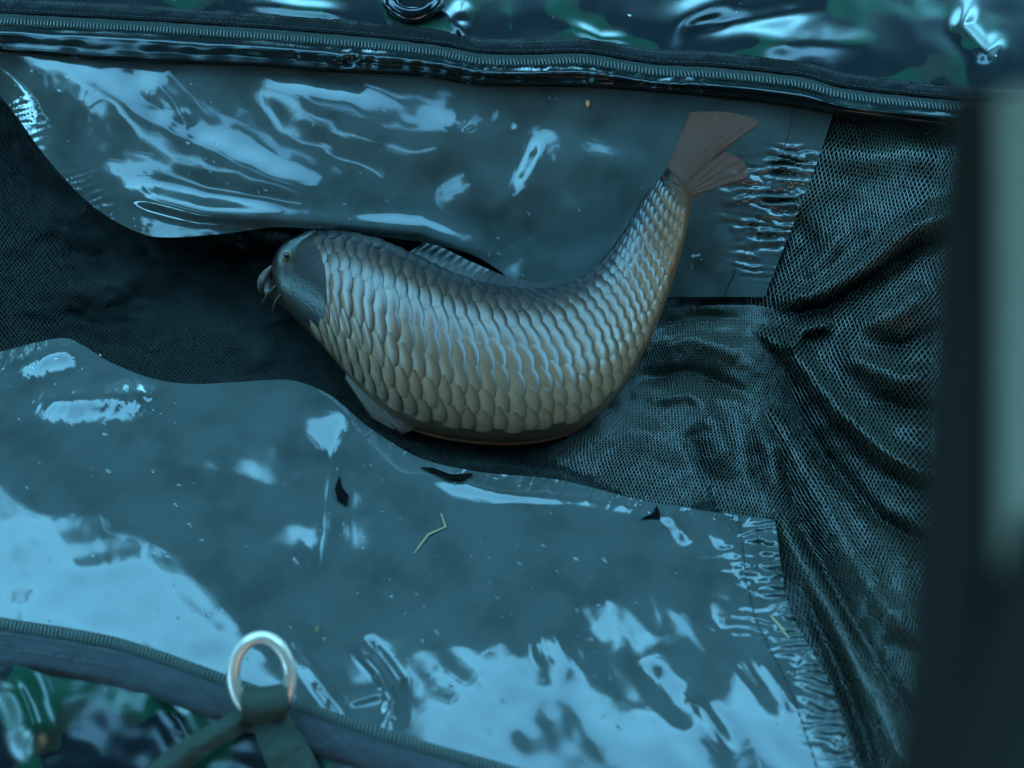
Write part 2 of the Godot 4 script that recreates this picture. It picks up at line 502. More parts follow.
func build_sling():
	var T := thing("carp_sling", "wet olive green sling of glossy panels and netting with zipped camouflage edges, round the fish", "carp sling", at(512, 400, 0))
	# ---- netting under the fish
	var K := [
		v3([-80, -10, 66, 0, 60, 62, 100, 170, 46, 250, 200, 30, 450, 222, 28, 600, 258, 26, 690, 270, 32, 775, 262, 44]),
		v3([-80, 190, 46, 100, 248, 32, 250, 276, 24, 450, 300, 18, 600, 318, 18, 700, 318, 34, 795, 318, 42]),
		v3([-80, 310, 40, 100, 320, 28, 250, 340, 22, 450, 395, 18, 620, 410, 22, 720, 410, 36, 810, 420, 42]),
		v3([-80, 395, 36, 60, 374, 34, 200, 398, 32, 330, 420, 32, 450, 482, 36, 600, 510, 40, 700, 520, 41, 800, 530, 40]),
		v3([-80, 450, 32, 60, 430, 30, 200, 440, 28, 330, 470, 26, 450, 520, 26, 600, 545, 30, 700, 552, 34, 800, 560, 36])]
	floor_net = loft(K, 220, 110)
	rumple(floor_net, 0.012, 6.0, 3, 0.7, 1.2)
	rumple(floor_net, 0.04, 2.0, 4)
	fold(floor_net, v2([640, 360, 700, 340, 760, 372, 800, 410]), 12, 16, 9)
	fold(floor_net, v2([640, 385, 700, 385, 745, 400]), 9, 7, -9)
	fold(floor_net, v2([690, 395, 720, 430, 740, 490]), 10, 18, 6)
	fold(floor_net, v2([560, 310, 640, 315, 760, 312]), 10, 10, 5)
	fold(floor_net, v2([0, 170, 60, 215, 150, 260]), 16, 22, 8)
	fold(floor_net, v2([0, 270, 100, 290, 230, 262]), 20, 20, 7)
	fold(floor_net, v2([-20, 345, 60, 322, 200, 330]), 14, 14, -6)
	fold(floor_net, v2([150, 300, 230, 330, 300, 390]), 16, 16, 5)
	fold(floor_net, v2([380, 425, 440, 455, 540, 470, 640, 480]), 9, 9, 4)
	fold(floor_net, v2([400, 262, 450, 282, 500, 284, 520, 300]), 7, 7, 12)
	solve(floor_net)
	part("mesh_floor", net_mesh(floor_net, 230, 136, 0.00105, 1), M.net_shaded, T)
	part("base_sheet", sheet_mesh(lift(floor_net, -7.0)), M.base, T)
	var G := [
		v3([560, 330, 6, 640, 312, 30, 700, 306, 46, 760, 306, 54, 800, 318, 40]),
		v3([570, 380, 6, 640, 352, 34, 710, 346, 48, 770, 360, 52, 820, 380, 36]),
		v3([540, 440, 10, 630, 400, 36, 710, 400, 48, 770, 410, 50, 830, 430, 34]),
		v3([480, 470, 16, 600, 460, 40, 700, 455, 48, 770, 470, 48, 825, 490, 32]),
		v3([470, 520, 22, 600, 525, 34, 700, 535, 40, 780, 550, 42, 815, 560, 30])]
	side_net = loft(G, 180, 130)
	rumple(side_net, 0.012, 4.0, 91)
	fold(side_net, v2([630, 350, 690, 336, 740, 352, 770, 385]), 11, 14, 9)
	fold(side_net, v2([620, 385, 690, 372, 740, 392, 760, 400]), 9, 7, -11)
	fold(side_net, v2([640, 330, 700, 318, 760, 322]), 8, 8, -7)
	fold(side_net, v2([690, 392, 712, 420, 735, 480]), 9, 16, 9)
	fold(side_net, v2([640, 400, 690, 394, 720, 404]), 7, 8, 7)
	fold(side_net, v2([700, 420, 690, 440, 715, 500]), 8, 8, -6)
	fold(side_net, v2([740, 400, 770, 450, 780, 520]), 12, 9, 8)
	fold(side_net, v2([752, 400, 752, 450, 765, 510]), 7, 7, -7)
	fold(side_net, v2([560, 440, 640, 430, 690, 450]), 14, 14, 5)
	rumple(side_net, 0.05, 0.9, 92)
	solve(side_net)
	part("mesh_fold", net_mesh(side_net, 100, 74, 0.00074, 5), M.net, T)
	part("base_sheet", sheet_mesh(lift(side_net, -5.0)), M.base, T)
	# ---- netting gathered at the end
	var E := [
		v3([800, 88, 122, 880, 104, 122, 960, 114, 124, 1090, 125, 126]),
		v3([770, 180, 96, 850, 190, 102, 930, 200, 110, 1090, 200, 116]),
		v3([735, 285, 34, 800, 288, 66, 880, 280, 86, 960, 280, 100, 1090, 280, 110]),
		v3([715, 330, 14, 790, 350, 54, 850, 360, 66, 930, 370, 82, 1090, 370, 100]),
		v3([705, 430, 12, 800, 440, 50, 860, 460, 60, 930, 470, 76, 1090, 470, 95]),
		v3([715, 520, 14, 810, 540, 48, 870, 560, 62, 940, 570, 80, 1090, 570, 95]),
		v3([770, 620, 50, 850, 640, 64, 900, 660, 78, 960, 670, 88, 1090, 670, 95]),
		v3([805, 720, 66, 880, 740, 76, 930, 760, 85, 1090, 770, 90]),
		v3([830, 850, 70, 920, 860, 82, 1090, 870, 88])]
	end_net = loft(E, 120, 240)
	rumple(end_net, 0.010, 4.0, 7, 1.0, 1.0)
	fold(end_net, v2([730, 316, 790, 350, 840, 410, 890, 455, 960, 490]), 11, 13, 23, 2.0, 0.15)
	fold(end_net, v2([745, 350, 785, 400, 828, 462, 880, 520, 950, 560]), 9, 9, -13, 2.0, 0.15)
	fold(end_net, v2([740, 372, 780, 428, 815, 490, 860, 570, 915, 650]), 11, 14, 17, 2.0, 0.15)
	fold(end_net, v2([745, 440, 790, 510, 835, 590, 880, 670, 925, 740]), 9, 8, -11, 2.0, 0.15)
	fold(end_net, v2([760, 480, 800, 560, 845, 640, 885, 720, 915, 800]), 11, 12, 15, 2.0, 0.15)
	fold(end_net, v2([800, 580, 835, 660, 865, 740, 880, 800]), 8, 8, -9, 2.0, 0.2)
	fold(end_net, v2([870, 520, 900, 590, 930, 670]), 14, 14, 10)
	fold(end_net, v2([760, 300, 810, 296, 860, 268, 910, 228, 975, 200]), 10, 13, 16, 2.0, 0.2)
	fold(end_net, v2([775, 318, 830, 306, 880, 276, 920, 246, 965, 232]), 7, 9, -13, 2.0, 0.2)
	fold(end_net, v2([785, 352, 803, 330, 836, 322]), 7, 7, 16, 2.0, 0.2)
	fold(end_net, v2([835, 328, 860, 362, 900, 378, 950, 376]), 12, 14, 13)
	fold(end_net, v2([850, 330, 900, 312, 935, 280]), 12, 13, 10)
	fold(end_net, v2([868, 348, 905, 345, 950, 322]), 8, 9, -10)
	fold(end_net, v2([860, 392, 900, 410, 950, 416]), 9, 9, -10)
	fold(end_net, v2([800, 150, 880, 158, 960, 152]), 12, 16, 6)
	fold(end_net, v2([790, 205, 812, 245, 795, 285]), 10, 10, -5)
	fold(end_net, v2([850, 215, 830, 250, 790, 290]), 12, 10, 7)
	rumple(end_net, 0.045, 0.9, 17)
	solve(end_net)
	part("mesh_end", net_mesh(end_net, 84, 202, 0.00092, 2), M.net, T)
	part("base_sheet", sheet_mesh(lift(end_net, -6.0)), M.base, T)
	# ---- lower sheet
	var L := [
		v3([-70, 376, 40, 0, 352, 45, 60, 338, 48, 84, 346, 48, 110, 362, 47, 150, 378, 44, 190, 384, 42, 240, 382, 40, 290, 380, 38, 330, 395, 38, 370, 428, 40, 420, 458, 42, 480, 472, 44, 560, 480, 46, 640, 500, 48, 700, 510, 49, 775, 520, 52]),
		v3([-70, 425, 62, 0, 418, 66, 100, 440, 64, 200, 474, 64, 290, 505, 62, 330, 530, 62, 390, 545, 64, 450, 555, 67, 560, 562, 69, 640, 590, 72, 700, 612, 74, 790, 610, 74]),
		v3([-70, 470, 80, 0, 482, 84, 100, 515, 86, 200, 570, 88, 280, 632, 90, 330, 665, 90, 390, 657, 90, 450, 648, 91, 520, 643, 92, 560, 650, 92, 620, 700, 95, 690, 725, 96, 740, 708, 96, 836, 700, 92]),
		v3([-70, 608, 100, 0, 621, 100, 120, 642, 101, 236, 682, 102, 300, 704, 104, 414, 742, 106, 520, 772, 107, 700, 826, 108, 880, 870, 104])]
	lower = loft(L, 360, 190)
	rumple(lower, 0.006, 1.6, 12, 1.0, 1.2, 0.5)
	fold(lower, v2([336, 395, 326, 470, 318, 560, 300, 660]), 20, 46, -7.0, 2.0, 0.25)
	fold(lower, v2([300, 380, 290, 480, 285, 580]), 60, 36, 3.2)
	fold(lower, v2([290, 640, 320, 680, 352, 722]), 7, 9, 5)
	fold(lower, v2([350, 640, 380, 672, 392, 700, 384, 735]), 5, 7, 4.5, 2.0, 0.25)
	fold(lower, v2([365, 635, 398, 680, 402, 730]), 6, 6, -3.5, 2.0, 0.25)
	fold(lower, v2([340, 705, 372, 695, 392, 692]), 5, 5, 2.5)
	fold(lower, v2([560, 500, 640, 570, 720, 640, 800, 740]), 30, 34, -2.0)
	fold(lower, v2([520, 560, 540, 640, 552, 690]), 12, 9, -2.0)
	fold(lower, v2([560, 600, 566, 640, 590, 690]), 12, 16, 2.2)
	fold(lower, v2([640, 560, 710, 640, 775, 705]), 20, 16, 3.2)
	fold(lower, v2([690, 600, 745, 660, 790, 720]), 10, 8, -2.4)
	fold(lower, v2([680, 690, 700, 705, 735, 760]), 6, 8, 2.6)
	fold(lower, v2([640, 660, 670, 700, 690, 730]), 14, 10, -2.6)
	fold(lower, v2([745, 640, 775, 680, 800, 720]), 6, 6, 1.8)
	fold(lower, v2([655, 505, 675, 520, 690, 545]), 7, 7, 3.0)
	fold(lower, v2([700, 520, 730, 545, 760, 590]), 8, 7, 3.0)
	pucker(lower, v2([10, 398, 90, 398, 180, 392]), 16, 25.0, 0.7, 19, 0.8)
	fold(lower, v2([10, 404, 90, 398, 175, 392]), 10, 16, 3.6)
	fold(lower, v2([0, 372, 50, 352, 90, 345]), 12, 12, 3.5)
	fold(lower, v2([120, 440, 180, 470, 300, 500]), 20, 26, -2.0)
	fold(lower, v2([400, 470, 500, 492, 600, 500, 680, 520]), 9, 8, 1.8)
	pucker(lower, v2([752, 516, 790, 590, 822, 660, 850, 740, 868, 830]), 26, 12.0, 2.4, 5, 0.5)
	pucker(lower, v2([755, 520, 778, 580, 800, 640]), 40, 19.0, 1.2, 6, 0.9)
	pucker(lower, v2([-40, 385, 0, 362, 50, 346]), 20, 9.0, 0.8, 8, 0.4)
	fold(lower, v2([420, 480, 460, 560, 480, 630]), 40, 50, -4.0)
	fold(lower, v2([560, 500, 600, 560, 620, 640]), 44, 44, 2.2)
	pucker(lower, v2([350, 412, 420, 456, 480, 472, 560, 482, 640, 500, 700, 510, 760, 520]), 9, 27.0, 1.4, 9, 0.6)
	part("lower_panel", sheet_mesh(lower), M.pvc, T)
	part("stitching", dashes(line_on(lower, 0.992, 0.02, 0.992, 0.98, 60, 0.0003), 0.0042, 0.0031, 0.00028), M.thread, T, true)
	part("stitching", dashes(line_on(lower, 0.955, 0.0, 0.955, 0.98, 60, 0.0003), 0.0042, 0.0035, 0.00030), M.thread_dark, T, true)
	# ---- upper sheet
	var U := [
		v3([-70, 36, 127, 0, 44, 127, 150, 55, 127, 256, 59, 127, 330, 65, 127, 420, 69, 127, 480, 77, 127, 586, 80, 127, 692, 88, 127, 777, 97, 127, 836, 104, 126]),
		v3([-70, 33, 118, 0, 68, 113, 80, 112, 108, 200, 120, 108, 350, 130, 106, 480, 140, 104, 600, 150, 103, 720, 160, 104, 818, 160, 108]),
		v3([-70, 30, 106, 0, 84, 99, 65, 145, 92, 160, 190, 87, 300, 186, 90, 450, 200, 84, 560, 220, 78, 680, 225, 80, 793, 225, 84]),
		v3([-70, 30, 100, 0, 96, 90, 50, 162, 81, 95, 208, 74, 150, 236, 70, 220, 234, 74, 280, 227, 72, 350, 233, 68, 420, 242, 64, 470, 254, 60, 500, 271, 54, 520, 288, 50, 545, 297, 48, 600, 299, 50, 680, 297, 52, 764, 297, 56])]
	upper = loft(U, 340, 130)
	rumple(upper, 0.007, 1.2, 22, 1.0, 1.4, 0.35)
	fold(upper, v2([20, 52, 70, 70, 112, 100, 150, 128, 215, 155, 300, 195, 380, 225]), 18, 27, 3.82, 2.0, 0.2)
	fold(upper, v2([140, 62, 168, 100, 196, 142]), 14, 16, 2.46)
	fold(upper, v2([150, 95, 172, 118, 190, 138]), 9, 9, -1.09)
	fold(upper, v2([105, 95, 112, 125, 125, 145]), 8, 16, -0.66)
	fold(upper, v2([110, 190, 200, 212, 300, 220, 420, 232, 500, 262]), 14, 9, 6.24, 2.0, 0.12)
	fold(upper, v2([180, 70, 280, 130, 400, 190, 480, 215]), 26, 30, -3.12)
	fold(upper, v2([420, 90, 470, 150, 480, 230]), 26, 26, 3.12)
	fold(upper, v2([600, 100, 640, 180, 640, 280]), 34, 34, -3.90)
	fold(upper, v2([110, 165, 200, 190, 300, 210, 420, 224]), 14, 14, -1.91)
	fold(upper, v2([250, 88, 330, 116, 410, 140, 500, 152]), 30, 34, 4.29, 2.4, 0.25)
	fold(upper, v2([220, 66, 320, 78, 420, 92]), 12, 12, -1.56)
	fold(upper, v2([508, 138, 478, 160, 440, 182, 400, 195]), 20, 16, -1.72)
	fold(upper, v2([490, 112, 505, 122, 512, 138]), 11, 11, 1.47)
	fold(upper, v2([556, 128, 535, 168, 514, 208]), 17, 12, 3.28)
	fold(upper, v2([556, 130, 548, 170, 562, 204, 606, 226]), 12, 14, 1.35)
	fold(upper, v2([520, 110, 525, 150, 500, 200]), 12, 12, -1.64)
	fold(upper, v2([550, 158, 600, 160, 660, 166]), 16, 16, 2.73)
	fold(upper, v2([480, 118, 560, 122, 640, 138]), 14, 14, -1.91)
	fold(upper, v2([500, 232, 560, 250, 640, 226, 690, 200]), 24, 16, -1.64)
	fold(upper, v2([490, 205, 515, 230, 540, 245]), 14, 14, -1.64)
	fold(upper, v2([700, 165, 740, 180, 770, 176]), 8, 8, 1.64)
	fold(upper, v2([690, 180, 735, 198, 765, 192]), 8, 11, 1.64)
	fold(upper, v2([690, 270, 715, 245, 735, 235]), 11, 16, 2.18)
	fold(upper, v2([712, 285, 735, 260, 755, 245]), 7, 7, 1.09)
	pucker(upper, v2([800, 140, 785, 190, 765, 245, 750, 285]), 24, 10.5, 2.3, 15, -0.3)
	pucker(upper, v2([780, 150, 765, 200, 745, 250]), 32, 16.0, 1.5, 16, -0.6)
	pucker(upper, v2([0, 95, 40, 145, 80, 190, 120, 222]), 16, 9.0, 0.35, 18, 0.4)
	part("upper_panel", sheet_mesh(upper), M.pvc, T)
	part("stitching", dashes(line_on(upper, 0.990, 0.04, 0.990, 0.98, 50, 0.0003), 0.0042, 0.0031, 0.00028), M.thread, T, true)
	part("stitching", dashes(line_on(upper, 0.952, 0.04, 0.952, 0.98, 50, 0.0003), 0.0042, 0.0036, 0.0003), M.thread_dark, T, true)
	# ---- upper zip
	var teeth := v3([-70, 16, 138, 0, 20, 138, 100, 25, 138, 200, 31, 138, 300, 38, 138, 380, 45, 138, 440, 52, 138, 480, 60, 138, 530, 61, 138, 586, 60, 138, 655, 71, 138, 719, 74, 138, 799, 83, 138, 852, 96, 137, 958, 107, 136, 1090, 116, 134])
	var lip := v3([-70, 39, 132, 0, 47, 132, 150, 58, 132, 256, 62, 132, 330, 68, 132, 420, 72, 132, 480, 81, 132, 586, 83, 132, 692, 91, 132, 777, 100, 132, 831, 109, 132, 948, 124, 131, 1090, 136, 130])
	var strip := loft([shift(teeth, 0, 4, -1.5), shift(teeth, 0, 12, 1.5), shift(lip, 0, -5, 2), lip, shift(lip, 0, 3, -5)], 300, 16)
	rumple(strip, 0.012, 2.4, 31, 0.7, 1.0)
	pucker(strip, v2([280, 55, 420, 62, 560, 72, 760, 88]), 14, 46.0, 1.3, 33, 0.8)
	part("zip_facing", sheet_mesh(strip), M.facing_shaded, T)
	var binding := loft([shift(teeth, 0, -22, 1.5), shift(teeth, 0, -14, 1.8), shift(teeth, 0, -8, 0.4)], 300, 8)
	rumple(binding, 0.04, 1.2, 35)
	part("binding", sheet_mesh(binding), M.binding, T)
	part("stitching", dashes(line_on(binding, 0.0, 0.25, 1.0, 0.25, 300, 0.0002), 0.0044, 0.0030, 0.00026), M.thread, T, true)
	part("stitching", dashes(line_on(binding, 0.0, 0.8, 1.0, 0.8, 300, 0.0002), 0.0044, 0.0030, 0.00026), M.thread, T, true)
	var tape := loft([shift(teeth, 0, -9, -0.8), shift(teeth, 0, 5, -0.8)], 300, 4)
	rumple(tape, 0.04, 0.8, 35)
	part("zip_tape", sheet_mesh(tape), M.tape, T)
	part("zip_teeth", teeth_mesh(line_on(tape, 0.0, 0.72, 1.0, 0.72, 400, 0.0004), 0.0026, 0.0062, 0.00072), M.teeth, T, true)
	# ---- outer flap above the upper zip
	camo_top = loft([shift(teeth, 0, -120, 112 - 138), shift(teeth, 0, -85, 124 - 138), shift(teeth, 0, -50, 134 - 138), shift(teeth, 0, -21, 0.5)], 320, 60)
	rumple(camo_top, 0.008, 2.5, 41, 1.0, 1.0)
	fold(camo_top, v2([760, -20, 690, 15, 655, 42]), 12, 14, 6)
	fold(camo_top, v2([880, 40, 800, 44, 740, 40]), 12, 12, 5)
	fold(camo_top, v2([650, 30, 740, 22, 850, 5]), 10, 10, -5)
	fold(camo_top, v2([975, -10, 960, 25, 985, 52, 1010, 30]), 9, 9, 6)
	fold(camo_top, v2([470, 0, 452, 20, 470, 40]), 9, 9, 6)
	fold(camo_top, v2([230, 0, 300, 8, 360, 14]), 8, 8, 4)
	fold(camo_top, v2([560, 20, 600, 38, 640, 40]), 6, 6, 3)
	part("outer_flap", sheet_mesh(camo_top), M.camo, T)
	# ---- lower zip
	var zl := v3([-70, 608, 102, 0, 621, 102, 120, 642, 103, 236, 682, 104, 300, 704, 106, 414, 742, 108, 520, 772, 109, 700, 826, 110])
	var tape2 := loft([shift(zl, 0, -4, -0.4), shift(zl, 0, 11, 0)], 220, 4)
	rumple(tape2, 0.03, 0.8, 51)
	part("zip_tape", sheet_mesh(tape2), M.tape, T)
	part("zip_teeth", teeth_mesh(line_on(tape2, 0.0, 0.45, 1.0, 0.45, 300, 0.0004), 0.0022, 0.0058, 0.00068), M.teeth, T, true)
	var hem2 := loft([shift(zl, 0, 9, 1.2), shift(zl, 0, 22, 2.4), shift(zl, 0, 38, 0.5), shift(zl, 0, 46, -4)], 220, 20)
	rumple(hem2, 0.03, 1.2, 52)
	part("hem_band", sheet_mesh(hem2), M.hem, T)
	for v in [0.12, 0.46]:
		part("stitching", dashes(line_on(hem2, 0.0, v, 0.24, v, 60, 0.0003), 0.0046, 0.0034, 0.0004), M.thread, T, true)
	camo_low = loft([shift(zl, 0, 36, -3), shift(zl, 0, 70, -7), shift(zl, -10, 120, -15), shift(zl, -20, 200, -30)], 240, 70)
	rumple(camo_low, 0.007, 3.0, 55)
	fold(camo_low, v2([4, 655, 26, 705, 44, 760]), 18, 24, 10)
	fold(camo_low, v2([150, 690, 180, 720, 200, 760]), 14, 14, -5)
	part("outer_flap", sheet_mesh(camo_low), M.camo, T)
	# ---- webbing that holds the ring
	var loop := loft([shift(v3([244, 688, 114, 266, 686, 116, 286, 683, 114]), 0, 0, 7), shift(v3([241, 696, 125, 264, 695, 126, 288, 691, 125]), 0, 0, 7), shift(v3([241, 712, 122, 264, 714, 123, 289, 709, 122]), 0, 0, 7), shift(v3([247, 724, 105, 264, 726, 106, 284, 722, 105]), 0, 0, 7)], 16, 16)
	part("webbing_loop", sheet_mesh(loop, 0.0016), M.web, T)
	var tail_a := loft([shift(v3([244, 704, 104, 226, 716, 108, 196, 732, 104, 160, 756, 96, 110, 800, 84]), 0, 0, 7), shift(v3([250, 712, 110, 232, 724, 113, 202, 741, 109, 168, 765, 101, 122, 808, 90]), 0, 0, 7), shift(v3([258, 724, 104, 238, 736, 108, 212, 751, 104, 184, 772, 96, 140, 812, 84]), 0, 0, 7)], 40, 12)
	rumple(tail_a, 0.04, 1.4, 61)
	part("webbing_tail", sheet_mesh(tail_a, 0.0016), M.web, T)
	var tail_b := loft([shift(v3([285, 702, 104, 296, 726, 106, 312, 752, 102, 336, 800, 92]), 0, 0, 7), shift(v3([268, 712, 109, 278, 738, 111, 294, 768, 106, 316, 815, 94]), 0, 0, 7), shift(v3([250, 716, 104, 258, 744, 107, 272, 776, 102, 292, 820, 90]), 0, 0, 7)], 40, 12)
	rumple(tail_b, 0.04, 1.4, 62)
	part("webbing_tail", sheet_mesh(tail_b, 0.0016), M.web, T)
	# ---- black eyelet at the top edge
	var c := at(414, 2, 140)
	var ring := []; var rr := []
	for k in 25:
		var a := TAU * k / 24
		ring.append(c + Vector3(cos(a) * 0.018, 0.002 + 0.0012 * sin(3 * a), sin(a) * 0.018)); rr.append(0.0062 + 0.0008 * sin(a * 5.0))
	var ey := part("eyelet", tube(ring, rr, 10), M.black, T)
	var cup := CylinderMesh.new(); cup.top_radius = 0.0165; cup.bottom_radius = 0.012; cup.height = 0.006; cup.cap_top = true
	var cupn := part("eyelet_cup", cup, M.binding, ey); cupn.position += c + Vector3(0, -0.004, 0)

func build_ring():
	var up := (at(262, 644, 139) - at(264, 706, 119))
	var c := at(262, 676, 128)
	var y := up.normalized(); var x := (Vector3.RIGHT + Vector3(0, 0, -0.1)).normalized()
	x = (x - y * x.dot(y)).normalized()
	var path := []; var rad := []
	for k in 41:
		var a := TAU * k / 40
		path.append(c + x * cos(a) * 0.0142 + y * sin(a) * 0.0205); rad.append(0.0033)
	lone("metal_ring", tube(path, rad, 14, 1.0, x.cross(y)), M.ring, "pale metal ring standing in the webbing loop on the lower zip", "ring")

# =====================================================================  the carp
func build_carp():
	var D := v3([268, 270, 44, 286, 247, 50, 312, 236, 54, 345, 236, 56, 385, 246, 56, 425, 264, 56, 465, 282, 56, 507, 292, 57, 548, 291, 60, 582, 277, 64, 608, 254, 72, 628, 226, 86, 645, 196, 104, 668, 168, 122])
	var V := v3([262, 292, 40, 281, 306, 40, 306, 330, 40, 333, 358, 40, 362, 392, 40, 402, 424, 40, 458, 440, 40, 520, 443, 42, 577, 430, 44, 620, 392, 50, 650, 340, 60, 670, 288, 76, 684, 240, 98, 692, 196, 120])
	var ns := 90; var na := 36
	var ds := spline(D, ns); var vs := spline(V, ns)
	var C := []; var A := []; var Bn := []; var R := []
	for k in ns + 1:
		var d := at(ds[k].x, ds[k].y, ds[k].z); var v := at(vs[k].x, vs[k].y, vs[k].z)
		C.append((d + v) * 0.5); A.append((d - v) * 0.5)
	for k in ns + 1:
		var t: Vector3 = (C[min(k + 1, ns)] - C[max(k - 1, 0)]).normalized()
		var n: Vector3 = t.cross(A[k]).normalized()
		if n.y < 0: n = -n
		var f := float(k) / ns
		Bn.append(n)
		R.append(A[k].length() * lerpf(0.62, 0.36, smoothstep(0.55, 1.0, f)) * sqrt(clampf(f / 0.05, 0.15, 1.0)))
	var surf := func(f: float, th: float) -> Vector3:
		var x := clampf(f, 0, 1) * ns; var k := mini(int(x), ns - 1); var q := x - k
		var c: Vector3 = C[k].lerp(C[k + 1], q); var a: Vector3 = A[k].lerp(A[k + 1], q); var n: Vector3 = Bn[k].lerp(Bn[k + 1], q).normalized()
		var r: float = lerpf(R[k], R[k + 1], q)
		return c + a * cos(th) + n * (r * signf(sin(th)) * pow(absf(sin(th)), 0.9))
	var base := at(480, 380, 20)
	var T := thing("carp", "curved golden brown carp with rows of pale scales lying in the middle of the sling", "fish", base)
	var back := Color(0.020, 0.016, 0.014); var side := Color(0.22, 0.098, 0.050); var belly := Color(0.35, 0.165, 0.085)
	var pos := PackedVector3Array(); var nor := PackedVector3Array(); var col := PackedColorArray(); var idx := PackedInt32Array()
	for k in ns + 1:
		var f := float(k) / ns
		for q in na:
			var th := TAU * q / na
			pos.append(surf.call(f, th))
			var du: Vector3 = surf.call(f + 0.006, th) - surf.call(f - 0.006, th)
			var dv: Vector3 = surf.call(f, th + 0.04) - surf.call(f, th - 0.04)
			var n := du.cross(dv)
			var out: Vector3 = pos[-1] - C[k]
			nor.append(n if n.dot(out) > 0 else -n)
			var z := (cos(th) + 1.0) * 0.5
			var cc := belly.lerp(side, smoothstep(0.0, 0.4, z)).lerp(back, smoothstep(0.42, 0.85, z))
			cc = cc.lerp(back, (1.0 - smoothstep(0.08, 0.17, f)) * 0.75)  # head colour darkened, standing in for shade under the panel edge
			col.append(cc * 0.55)
	for k in ns:
		for q in na:
			var a := k * na + q; var b := k * na + (q + 1) % na
			idx.append_array([a, b, a + na, b, b + na, a + na])
	for e in [0, ns]:
		var c0 := pos.size()
		pos.append(C[e]); nor.append(C[e] - C[1 if e == 0 else ns - 1]); col.append(back)
		for q in na:
			idx.append_array([c0, e * na + q, e * na + (q + 1) % na])
	var skin := mat(Color.WHITE, 0.3, 0.5); skin.vertex_color_use_as_albedo = true
	skin.normal_enabled = true; skin.normal_texture = noise_tex(0.05, 71, 256, true, 3.0, 3); skin.normal_scale = 0.4
	skin.uv1_triplanar = true; skin.uv1_scale = Vector3(20, 20, 20)
	var body := part("body", mesh_of(pos, nor, null, idx, col), skin, T)
	# scales in even columns: each is a domed plate, its hind edge standing proud
	var cols := 37; var rows := 8
	var tint := func(th: float) -> Color:
		var z: float = (cos(th) + 1.0) * 0.5
		return belly.lerp(side, smoothstep(0.0, 0.4, z)).lerp(back * 1.4, smoothstep(0.45, 0.86, z))
	var meshes := []
	for j in rows:
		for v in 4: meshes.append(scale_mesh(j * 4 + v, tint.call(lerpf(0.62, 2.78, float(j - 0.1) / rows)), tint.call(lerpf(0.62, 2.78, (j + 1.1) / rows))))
	var mats := []
	for v in 2:
		var m := mat(Color.WHITE, 0.30 + 0.06 * v, 0.5); m.clearcoat_enabled = true; m.clearcoat = 0.4; m.clearcoat_roughness = 0.24; m.vertex_color_use_as_albedo = true
		mats.append(m)
	for i in cols:
		for j in rows:
			var f := lerpf(0.168 - 0.038 * pow((j - 3.5) / 3.5, 2.0), 0.95, float(i) / (cols - 1))
			var th := lerpf(0.55, 2.71, (j + 0.5) / rows) + 0.02 * sin(i * 1.7)
			if i % 2: th += 0.055
			var ff := f + rng.randf_range(-0.0015, 0.0015)
			var p: Vector3 = surf.call(ff, th)
			var t: Vector3 = (surf.call(ff + 0.012, th) - surf.call(ff - 0.012, th))
			var d: Vector3 = (surf.call(ff, th + 0.05) - surf.call(ff, th - 0.05))
			var n := t.cross(d).normalized()
			if n.y < 0: n = -n
			var long: float = t.length() / 0.024 * (0.785 / (cols - 1)) * 1.45
			var tall: float = d.length() / 0.1 * (2.16 / rows) * 1.30
			var X := t.normalized() * long; var Z := d.normalized() * tall
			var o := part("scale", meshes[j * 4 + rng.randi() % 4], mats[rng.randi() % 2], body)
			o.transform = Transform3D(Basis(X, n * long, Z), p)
	# gill cover, eye, mouth, barbels
	var gill := Patch.new(); gill.nu = 12; gill.nv = 14
	gill.w.resize(13 * 15)
	for v in 15:
		for u in 13:
			var f := lerpf(0.085, 0.174 - 0.05 * pow(absf(v / 7.0 - 1.0), 2.0), u / 12.0); var th := lerpf(0.75, 2.6, v / 14.0)
			var p: Vector3 = surf.call(f, th)
			gill.w[v * 13 + u] = p + (p - (surf.call(f, PI / 2) + surf.call(f, -PI / 2)) * 0.5).normalized() * (0.0006 + 0.0022 * sin(PI * v / 14.0) * u / 12.0)
	var gp := PackedVector3Array(gill.w); var gn := PackedVector3Array(); var gi := PackedInt32Array()
	for v in 15:
		for u in 13:
			var n := (gill.w[v * 13 + mini(u + 1, 12)] - gill.w[v * 13 + maxi(u - 1, 0)]).cross(gill.w[mini(v + 1, 14) * 13 + u] - gill.w[maxi(v - 1, 0) * 13 + u])
			gn.append(n if n.y > 0 else -n)
			if u < 12 and v < 14: gi.append_array([v * 13 + u, v * 13 + u + 1, v * 13 + u + 13, v * 13 + u + 1, v * 13 + u + 14, v * 13 + u + 13])
	var plate := mat(lin(0.030, 0.022, 0.017), 0.34); plate.normal_enabled = true; plate.normal_texture = skin.normal_texture; plate.normal_scale = 0.6; plate.uv1_triplanar = true; plate.uv1_scale = Vector3(26, 26, 26)
	part("gill_cover", mesh_of(gp, gn, null, gi), plate, T)
	var ep: Vector3 = surf.call(0.085, 1.25)
	var eyeball := SphereMesh.new(); eyeball.radius = 0.0044; eyeball.height = 0.0088; eyeball.radial_segments = 20; eyeball.rings = 12
	var ee := part("eye", eyeball, mat(lin(0.22, 0.12, 0.03), 0.15), T); ee.position += ep
	var pup := SphereMesh.new(); pup.radius = 0.0029; pup.height = 0.0058
	var pp := part("pupil", pup, M.black, ee); pp.position = Vector3(0, 0.0021, 0.0006)
	var lips := []; var lr := []
	for k in 13:
		var s := k / 12.0
		lips.append(at(lerpf(277, 262, s) - 7.0 * sin(PI * s), lerpf(264, 294, s), 46.0 + 9.0 * sin(PI * s))); lr.append(0.0016 + 0.0016 * sin(PI * s))
